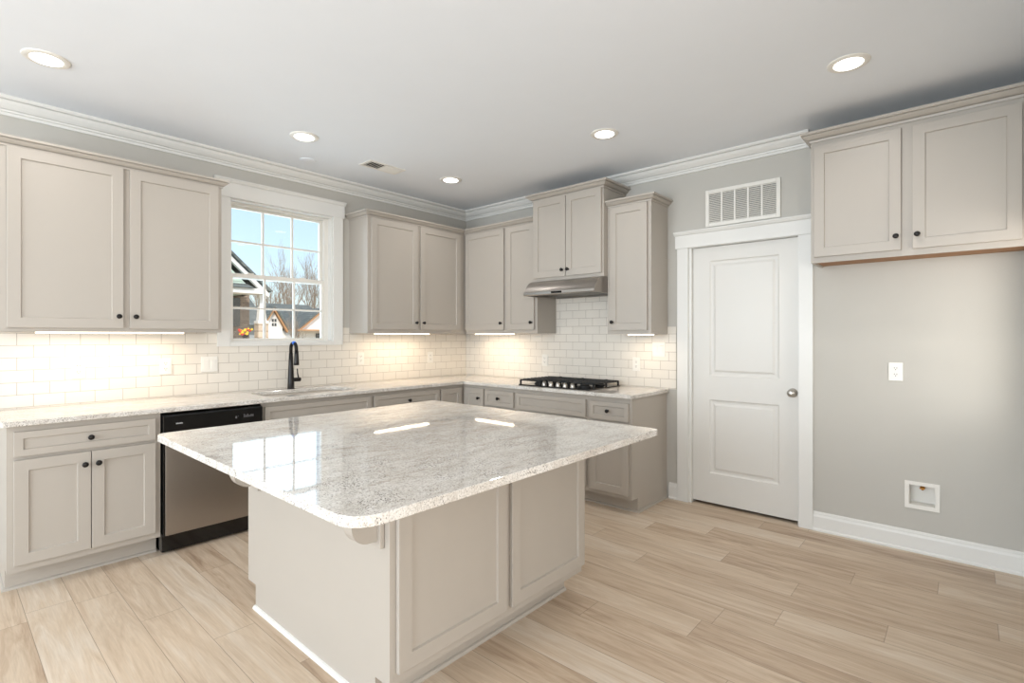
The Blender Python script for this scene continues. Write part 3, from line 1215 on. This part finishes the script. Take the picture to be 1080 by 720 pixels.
# ---------------------------------------------------------------- under-cabinet light bars
def bar(loc, rz, w, label):
    r = empty('light_bar', loc, rz, label, 'light', 'light bars under the wall cabinets')
    bm = B(); box(bm, -w / 2, w / 2, -0.018, 0.018, -0.015, -0.0002, 0.001, 1)
    obj('housing', bm, 'white', r)
    bm = B(); box(bm, -w / 2 + 0.006, w / 2 - 0.006, -0.014, 0.014, -0.024, -0.0152, 0.002, 1)
    o = obj('diffuser', bm, 'strip', r)
    o['label'] = 'glowing warm white diffuser'
    l = lamp('bar_lamp', 'AREA', loc, (0, 0, rz), 3.2 * w, (1.0, 0.82, 0.61), w - 0.02, 0.024, spread=math.radians(170))
    l.location.z -= 0.0255
    l.parent = None


bar((-3.31, -0.20, UZ + 0.0139), 0, 0.78, 'warm light bar under the wall cabinet left of the window')
bar((-1.035, -0.20, UZ + 0.0139), 0, 0.657, 'warm light bar under the wall cabinet right of the window')
bar((-0.20, -0.640, UZ + 0.0139), RZ, 0.560, 'warm light bar under the wall cabinet between corner and hood')
bar((-0.20, -2.318, 1.373 + 0.0139), RZ, 0.24, 'short warm light bar under the narrow wall cabinet')

# ---------------------------------------------------------------- ceiling fixtures
for (x, y, lab) in ((-3.71, -0.79, 'recessed ceiling light at the left over the sink-side cabinets'),
                    (-2.335, -0.79, 'recessed ceiling light in front of the window'),
                    (-0.96, -0.815, 'recessed ceiling light nearest the room corner'),
                    (-0.955, -2.43, 'recessed ceiling light in front of the raised hood cabinet'),
                    (-0.92, -3.88, 'recessed ceiling light in front of the refrigerator wall cabinet')):
    r = empty('ceiling_light', (x, y, H), 0, lab, 'light', 'recessed ceiling lights')
    bm = B()
    lathe(bm, [(0.098, -0.0005), (0.096, -0.005), (0.080, -0.010), (0.067, -0.007), (0.0665, -0.001)], (0, 0, 0), 'z', 40)
    auto_smooth(obj('trim_ring', bm, 'white', r), 40)
    bm = B()
    lathe(bm, [(0.066, -0.0072), (0.065, -0.0095), (0.02, -0.0100)], (0, 0, 0), 'z', 36)
    o = obj('lens', bm, 'led', r)
    o['label'] = 'glowing white lens'
    lamp('can_lamp', 'AREA', (x, y, H - 0.012), (0, 0, 0), 2.8, (1.0, 0.97, 0.94), 0.13, shape='DISK', spread=math.radians(150))

vt = empty('ceiling_vent', (-1.575, -0.645, H), 0, 'small white ceiling air vent with dark louvers near the window', 'vent')
bm = B()
for a in ((-0.175, 0.175, -0.085, -0.060), (-0.175, 0.175, 0.060, 0.085), (-0.175, -0.150, -0.060, 0.060), (0.150, 0.175, -0.060, 0.060), (-0.006, 0.006, -0.06, 0.06)):
    box(bm, a[0], a[1], a[2], a[3], -0.006, -0.0005)
obj('frame', bm, 'white', vt)
bm = B(); box(bm, -0.150, 0.150, -0.060, 0.060, -0.0015, -0.0006)
obj('backing', bm, 'darkgap', vt)
for k in range(6):
    for s in (-1, 1):
        bm = B()
        x = s * (0.018 + k * 0.024)
        prism_ax(bm, [(x - s * 0.010, -0.0016), (x - s * 0.008, -0.0016), (x + s * 0.012, -0.0095), (x + s * 0.010, -0.0095)], 'y', -0.06, 0.06)
        obj('slat', bm, 'white', vt)
bm = B()
lathe(bm, [(0.062, -0.0005), (0.061, -0.005), (0.050, -0.008), (0.02, -0.0085)], (-2.08, -0.335, H), 'z', 32)
o = auto_smooth(obj('ceiling_cover', bm, 'ceiling'), 40)
tag(o, 'faint round blank cover on the ceiling above the window', 'cover')

# ---------------------------------------------------------------- return air grille over the pantry door
gr = empty('return_grille', (0, -3.058, 2.370), 0, 'white return air grille on the wall above the pantry door', 'vent')
GW, GH = 0.546, 0.290
bm = B()
box(bm, -0.012, -0.0005, -GW / 2, -GW / 2 + 0.028, -GH / 2, GH / 2, 0.002, 1)
box(bm, -0.012, -0.0005, GW / 2 - 0.028, GW / 2, -GH / 2, GH / 2, 0.002, 1)
box(bm, -0.012, -0.0005, -GW / 2 + 0.028, GW / 2 - 0.028, -GH / 2, -GH / 2 + 0.028, 0.002, 1)
box(bm, -0.012, -0.0005, -GW / 2 + 0.028, GW / 2 - 0.028, GH / 2 - 0.028, GH / 2, 0.002, 1)
iw = GW - 0.056
for k in range(1, 5):
    y = -iw / 2 + iw * k / 5
    box(bm, -0.011, -0.0005, y - 0.006, y + 0.006, -GH / 2 + 0.028, GH / 2 - 0.028)
obj('frame', bm, 'white', gr)
bm = B(); box(bm, -0.0015, -0.0006, -iw / 2, iw / 2, -GH / 2 + 0.028, GH / 2 - 0.028)
obj('backing', bm, 'grille_back', gr)
bm = B()
n = 18
for k in range(n):
    z = -GH / 2 + 0.034 + (GH - 0.068) * k / (n - 1)
    prism_ax(bm, [(-0.0016, z + 0.006), (-0.010, z - 0.003), (-0.010, z - 0.0045), (-0.0016, z + 0.0045)], 'y', -iw / 2, iw / 2)
obj('louvers', bm, 'white', gr)

# ---------------------------------------------------------------- outlets and switches
def outlet(name, loc, rz, w, h, kind, label, group):
    r = empty(name, loc, rz, label, 'switch' if kind == 'switch' else 'outlet', group)
    bm = B(); box(bm, -w / 2, w / 2, -0.006, -0.0003, -h / 2, h / 2, 0.002, 2)
    obj('plate', bm, 'white', r)
    if kind == 'switch':
        for x in (-w * 0.22, w * 0.22):
            bm = B(); prism_ax(bm, [(-0.0061, -0.034), (-0.0075, -0.034), (-0.0105, 0.030), (-0.0061, 0.034)], 'x', x - 0.016, x + 0.016)
            obj('rocker', bm, 'white', r)
    else:
        for z in (-0.020, 0.020):
            bm = B()
            prism_ax(bm, [(0.016 * math.cos(a) * 1.05, z + 0.0145 * max(-0.9, min(0.9, math.sin(a)))) for a in [2 * PI * q / 24 for q in range(24)]], 'y', -0.0085, -0.0061)
            s = obj('socket', bm, 'white', r)
            bm = B()
            for x in (-0.0065, 0.0065):
                box(bm, x - 0.0013, x + 0.0013, -0.0089, -0.0086, z + 0.000, z + 0.009)
            lathe(bm, [(0.0028, -0.0089), (0.0028, -0.0086)], (0, 0, z - 0.006), 'y', 10)
            obj('slots', bm, 'darkgap', s)
    return r


G1, G2 = 'wall outlets', 'double light switches'
outlet('wall_outlet', (-3.470, -T, 1.140), 0, 0.072, 0.117, 'o', 'leftmost outlet on the tile below the left wall cabinet', G1)
outlet('wall_outlet', (-2.985, -T, 1.138), 0, 0.072, 0.117, 'o', 'outlet on the tile above the dishwasher', G1)
outlet('light_switch', (-2.698, -T, 1.142), 0, 0.115, 0.117, 'switch', 'double switch plate on the tile at the lower left of the window', G2)
outlet('wall_outlet', (-1.390, -T, 1.142), 0, 0.072, 0.117, 'o', 'outlet on the tile just right of the window', G1)
outlet('wall_outlet', (-0.540, -T, 1.128), 0, 0.072, 0.117, 'o', 'outlet on the tile close to the corner', G1)
outlet('wall_outlet', (-T, -1.165, 1.115), RZ, 0.072, 0.117, 'o', 'outlet on the tile left of the cooktop', G1)
outlet('wall_outlet', (-T, -2.180, 1.110), RZ, 0.072, 0.117, 'o', 'outlet on the tile right of the cooktop', G1)
outlet('light_switch', (-T, -2.388, 1.243), RZ, 0.117, 0.122, 'switch', 'double switch plate on the tile under the narrow wall cabinet', G2)
outlet('wall_outlet', (0, -4.004, 1.128), RZ, 0.074, 0.117, 'o', 'outlet on the grey wall of the refrigerator space', G1)

# recessed water box
wb = empty('water_box', (0, -4.136, 0.357), RZ, 'white recessed water supply box low on the grey wall', 'water box')
w, h = 0.066, 0.064
bm = B()
for a in ((-0.086, -w, -0.085, 0.085), (w, 0.086, -0.085, 0.085), (-w, w, h, 0.085), (-w, w, -0.085, -h)):
    box(bm, a[0], a[1], -0.006, -0.0003, a[2], a[3])
obj('frame', bm, 'white', wb)
bm = B()
box(bm, -w, w, 0.085, 0.089, -h, h)
box(bm, -w, -w + 0.003, -0.0003, 0.085, -h, h)
box(bm, w - 0.003, w, -0.0003, 0.085, -h, h)
box(bm, -w + 0.003, w - 0.003, -0.0003, 0.085, h - 0.003, h)
box(bm, -w + 0.003, w - 0.003, -0.0003, 0.085, -h, -h + 0.003)
obj('liner', bm, 'white', wb)
bm = B()
lathe(bm, [(0.010, h - 0.003), (0.010, h - 0.016), (0.013, h - 0.018), (0.013, h - 0.026), (0.007, h - 0.028), (0.007, h - 0.038)], (0.0, 0.045, 0), 'z', 16)
tube(bm, [(0, 0.045, h - 0.022), (0, 0.020, h - 0.022)], 0.005, 10)
box(bm, -0.014, 0.014, 0.014, 0.020, h - 0.026, h - 0.018, 0.001, 1)
o = obj('valve', bm, 'brass', wb)
o['label'] = 'small brass valve'

# ---------------------------------------------------------------- outside the window
def pt(px, py, Y):
    """pixel of the 1080 x 720 photograph to a point on the plane y = Y"""
    yaw = 0.8464
    fx, fy = math.sin(yaw), math.cos(yaw)
    rx, ry = math.cos(yaw), -math.sin(yaw)
    u = (px - 540) / 540.0
    v = (354.45 - py) / 540.0
    d = (fx + rx * u, fy + ry * u, v)
    t = (Y + 4.3375) / d[1]
    return (-4.0966 + d[0] * t, Y, 1.3556 + v * t)


GZ = -0.6
bm = B(); box(bm, -60, 90, 0.6, 120, GZ - 0.3, GZ)
struct('ground', bm, 'ground')

# neighbouring house with the porch
Y1 = 9.0
h1 = empty('porch_house', (pt(262, 350, Y1)[0], Y1, GZ), 0, 'brick house with pale green gable and white porch trim seen in the left window panes', 'house')
h1l = Vector(h1.location)


def L1(v):
    return tuple(Vector(v) - h1l)


a = pt(282, 309.5, Y1)
r0 = pt(236, 264, Y1)
slope = (r0[2] - a[2]) / (a[0] - r0[0])
ze = a[2]
bm = B()
t = 0.09
xr, xl = a[0], a[0] - 7.0
xm = (xr + xl) / 2
zr = ze + slope * (xr - xm)
for s, xe in ((1, xr), (-1, xl)):
    pts = [(xe, ze), (xm, zr), (xm, zr - t * 1.2), (xe - s * 0.02, ze - t * 1.2)]
    prism_ax(bm, [(x - h1l.x, z - h1l.z) for x, z in pts], 'y', -0.12, 0.0)
o = obj('rake_board', bm, 'siding', h1); o['label'] = 'white gable rake boards'
bm = B()
for s, xe in ((1, xr), (-1, xl)):
    pts = [(xe, ze + 0.02), (xm, zr + 0.02), (xm, zr + 0.07), (xe + s * 0.05, ze + 0.06)]
    prism_ax(bm, [(x - h1l.x, z - h1l.z) for x, z in pts], 'y', -0.2, 7.0)
obj('roof', bm, 'roof_grey', h1)
# green lean-to roof in front of the gable
g0 = pt(243, 292, Y1); g1 = pt(270, 305, Y1)
ztop = g0[2] + 0.35
bm = B()
prism_ax(bm, [(-0.62, ze + 0.065 - h1l.z), (-0.13, ze + 0.20 - h1l.z), (-0.13, ze + 0.062 - h1l.z)], 'x', xl - h1l.x + 0.2, xr - 0.55 - h1l.x)
obj('porch_roof', bm, 'roof_grey', h1)
bm = B()
box(bm, xl - h1l.x, xr - 0.25 - h1l.x, -0.55, 0.015, ze - 0.06 - h1l.z, ze + 0.06 - h1l.z)
o = obj('porch_beam', bm, 'siding', h1)
bx = pt(263, 350, Y1 + 1.6)[0]
bm = B(); box(bm, xl - h1l.x + 0.2, bx - h1l.x, 1.6, 6.8, 0, ze + 0.4 - h1l.z)
obj('brick_wall', bm, 'brick', h1)
bm = B(); prism_ax(bm, [(xl + 0.3 - h1l.x, ze - h1l.z), (xr - 0.3 - h1l.x, ze - h1l.z), (xm - h1l.x, zr - 0.12 - h1l.z)], 'y', 0.02, 6.5)
obj('gable_wall', bm, 'roof_green', h1)
wx0, wx1 = pt(238, 330, Y1 + 1.6)[0], pt(252.5, 330, Y1 + 1.6)[0]
wz0, wz1 = pt(245, 344, Y1 + 1.6)[2], pt(245, 314, Y1 + 1.6)[2]
bm = B(); box(bm, wx0 - h1l.x, wx1 - h1l.x, 1.55, 1.599, wz0 - h1l.z, wz1 - h1l.z)
obj('window_pane', bm, 'pane', h1)
c0, c1 = pt(266, 350, Y1)[0], pt(276.5, 350, Y1)[0]
cm, cw = (c0 + c1) / 2 - h1l.x, (c1 - c0) / 2
zc = pt(270, 341, Y1)[2] - h1l.z
bm = B(); box(bm, cm - cw, cm + cw, -cw - 0.25, cw - 0.25, 0, zc)
obj('stone_pier', bm, 'stone', h1)
bm = B()
zt = ze - 0.06 - h1l.z
for (w0, w1, za, zb) in ((cw * 0.75, cw * 0.45, zc + 0.06, zt - 0.1),):
    va = [bm.verts.new((cm + sx * w0, -0.25 + sy * w0, za)) for sx, sy in ((-1, -1), (1, -1), (1, 1), (-1, 1))]
    vb = [bm.verts.new((cm + sx * w1, -0.25 + sy * w1, zb)) for sx, sy in ((-1, -1), (1, -1), (1, 1), (-1, 1))]
    bm.faces.new(va[::-1]); bm.faces.new(vb)
    for k in range(4):
        bm.faces.new((va[k], va[(k + 1) % 4], vb[(k + 1) % 4], vb[k]))
box(bm, cm - cw * 1.05, cm + cw * 1.05, -cw * 1.05 - 0.25, cw * 1.05 - 0.25, zc, zc + 0.06)
box(bm, cm - cw * 0.7, cm + cw * 0.7, -cw * 0.7 - 0.25, cw * 0.7 - 0.25, zt - 0.1, zt)
o = obj('column', bm, 'siding', h1); o['label'] = 'white tapered porch column'
bm = B(); box(bm, xl - h1l.x, xr - h1l.x, -0.9, 1.6, 0, pt(262, 357, Y1)[2] - h1l.z)
obj('porch_floor', bm, 'stone', h1)

fp = empty('flower_pot', (pt(258.5, 355, Y1 - 0.55)[0], Y1 - 0.55, pt(262, 357, Y1)[2]), 0, 'tiny red and yellow flower bunch beside the porch pier', 'plant')
bm = B(); lathe(bm, [(0.05, 0.001), (0.08, 0.10), (0.07, 0.10)], (0, 0, 0), 'z', 14)
obj('pot', bm, 'iron', fp)
for mname, n, lab in (('yellow', 14, 'yellow petals'), ('red', 9, 'red petals')):
    bm = B()
    for k in range(n):
        c = (random.uniform(-0.13, 0.13), random.uniform(-0.09, 0.09), random.uniform(0.10, 0.24))
        bmesh.ops.create_icosphere(bm, subdivisions=1, radius=random.uniform(0.025, 0.042), matrix=Matrix.Translation(c))
    o = obj('flowers', bm, mname, fp)
    o['label'] = lab

# white farmhouse
Y2 = 26.0
ap = pt(287.5, 325.5, Y2); e0 = pt(278.5, 344, Y2); e1 = pt(299.5, 346, Y2)
h2 = empty('white_farmhouse', (ap[0], Y2, GZ), 0, 'white gabled house with grey roof and wood-coloured trim in the lower window panes', 'house')
hx, hz = ap[0], GZ
hw = (e1[0] - e0[0]) / 2
za, zb = ap[2] - hz, (e0[2] + e1[2]) / 2 - hz
bm = B()
prism_ax(bm, [(-hw, 0), (hw, 0), (hw, zb), (0, za), (-hw, zb)], 'y', 0, 3.0)
x2, x3 = pt(299, 350, Y2 + 3)[0] - hx, pt(352, 350, Y2 + 3)[0] - hx
zl = pt(320, 348.5, Y2 + 3)[2] - hz
box(bm, -hw * 0.5, x3, 3.0, 12, 0, zl)
# right-hand gable
rg0, rg1 = pt(316, 346, Y2 + 1.0), pt(338, 328, Y2 + 1.0)
dx = rg1[0] - rg0[0]
gx = rg1[0] - hx
prism_ax(bm, [(gx - dx, rg0[2] - hz), (gx, rg1[2] - hz), (gx + dx, rg0[2] - hz), (gx + dx, 0), (gx - dx, 0)], 'y', 1.0, 3.0)
obj('siding_wall', bm, 'siding', h2)
bm = B()
for s in (-1, 1):
    pts = [(s * (hw + 0.25), zb - 0.20), (0, za + 0.05), (0, za - 0.10), (s * (hw + 0.20), zb - 0.32)]
    prism_ax(bm, pts, 'y', -0.25, -0.02)
    pts = [(gx + s * (dx + 0.2), rg0[2] - hz - 0.1), (gx, rg1[2] - hz + 0.06), (gx, rg1[2] - hz - 0.08), (gx + s * (dx + 0.15), rg0[2] - hz - 0.22)]
    prism_ax(bm, pts, 'y', 0.75, 0.98)
box(bm, gx - dx - 1.2, gx + dx, 0.3, 0.95, rg0[2] - hz - 0.16, rg0[2] - hz - 0.08)
o = obj('wood_trim', bm, 'cedar', h2); o['label'] = 'wood-coloured gable boards'
bm = B()
for s in (-1, 1):
    pts = [(s * (hw + 0.25), zb - 0.19), (0, za + 0.06), (0, za + 0.22), (s * (hw + 0.30), zb - 0.04)]
    prism_ax(bm, pts, 'y', -0.3, 5.0)
    pts = [(gx + s * (dx + 0.2), rg0[2] - hz - 0.09), (gx, rg1[2] - hz + 0.07), (gx, rg1[2] - hz + 0.2), (gx + s * (dx + 0.2), rg0[2] - hz + 0.05)]
    prism_ax(bm, pts, 'y', 0.7, 6.0)
zr2 = pt(320, 321, Y2 + 7)[2] - hz
xl2 = pt(292, 321, Y2 + 7)[0] - hx
prism_ax(bm, [(2.7, zl - 0.05), (7.5, zr2), (12.3, zl - 0.05)], 'x', xl2 - 1.0, x3 + 0.4)
obj('roof', bm, 'roof_grey', h2)
bm = B()
q0, q1 = pt(286.5, 344, Y2), pt(291.5, 336, Y2)
mx_, mz_ = (q0[0] + q1[0]) / 2 - hx, (q0[2] + q1[2]) / 2 - hz
sx_, sz_ = (q1[0] - q0[0]) / 2, (q1[2] - q0[2]) / 2
for i in (-1, 1):
    for j in (-1, 1):
        box(bm, mx_ + i * sx_ * 0.55 - sx_ * 0.38, mx_ + i * sx_ * 0.55 + sx_ * 0.38, -0.03, -0.001, mz_ + j * sz_ * 0.55 - sz_ * 0.38, mz_ + j * sz_ * 0.55 + sz_ * 0.38)
obj('window_pane', bm, 'pane', h2)
bm = B()
q0, q1 = pt(333, 357, Y2 + 1.0), pt(337.5, 351.5, Y2 + 1.0)
box(bm, q0[0] - hx, q1[0] - hx, 0.95, 0.999, q0[2] - hz - 0.2, q1[2] - hz)
obj('porch_opening', bm, 'pane', h2)

# far grey roofed house behind the porch
Y3 = 22.0
f0, f1 = pt(254, 352, Y3)[0], pt(281, 352, Y3)[0]
zz = pt(262, 332, Y3)[2]
h3 = empty('grey_house', ((f0 + f1) / 2, Y3, GZ), 0, 'distant grey roofed house showing behind the white porch column', 'house')
hw3 = (f1 - f0) / 2
bm = B(); box(bm, -hw3 - 1.5, hw3 - 0.3, 0.3, 5, 0, zz - GZ - 0.5)
obj('siding_wall', bm, paint('grey_siding', (150, 154, 156), 0.8, 0.03), h3)
bm = B(); prism_ax(bm, [(-0.2, zz - GZ - 0.5), (2.7, zz - GZ + 1.4), (5.6, zz - GZ - 0.5)], 'x', -hw3 - 1.8, hw3)
obj('roof', bm, 'roof_grey', h3)


# bare winter trees
def tree(px, Y, top_py, seed, lab, trunk=0.16):
    rnd = random.Random(seed)
    b = pt(px, 350, Y)
    hgt = pt(px, top_py, Y)[2] - GZ
    bm = B()

    def grow(p, d, length, r, depth):
        pts = [p]
        q = p.copy()
        dd = d.copy()
        n = 4
        for i in range(n):
            dd = (dd + Vector((rnd.uniform(-.16, .16), rnd.uniform(-.16, .16), rnd.uniform(-0.02, .12)))).normalized()
            q = q + dd * (length / n)
            pts.append(q.copy())
        tube(bm, pts, [r * (1 - 0.14 * i) for i in range(n + 1)], 4 if depth else 6)
        if depth >= 4:
            return
        kids = 5 if depth == 0 else (4 if depth < 3 else 3)
        for k in range(kids):
            i = rnd.randint(1, n) if depth else rnd.randint(2, n)
            ang = rnd.uniform(0, 2 * PI)
            side = Vector((math.cos(ang), math.sin(ang), rnd.uniform(0.3, 1.0)))
            nd = (dd * 0.9 + side * rnd.uniform(0.45, 0.8)).normalized()
            grow(pts[i], nd, length * rnd.uniform(0.5, 0.7), r * rnd.uniform(0.38, 0.52), depth + 1)
        grow(q, dd, length * 0.62, r * 0.45, depth + 1)
    grow(Vector((0, 0, 0)), Vector((rnd.uniform(-.05, .05), 0, 1)), hgt * 0.46, trunk, 0)
    o = obj('bare_tree', bm, 'bark', None, (b[0], Y, GZ), recalc=False)
    tag(o, lab, 'tree', 'bare trees behind the houses')


for i, (px, Y, tp, lab) in enumerate(((290, 44, 288, 'bare tree rising above the peak of the white house'),
                                      (303, 40, 266, 'tall bare tree behind the middle window panes'),
                                      (312, 50, 282, 'slim bare tree just right of the tall middle one'),
                                      (325, 46, 268, 'tall bare tree in the right column of window panes'),
                                      (333, 42, 276, 'bare tree at the right edge of the window view'),
                                      (276, 56, 302, 'low bare tree just right of the porch gable'))):
    tree(px, Y, tp, 11 + i, lab, 0.13)
tree(306, 20, 328, 40, 'small bare pale tree standing in front of the white house', 0.06)
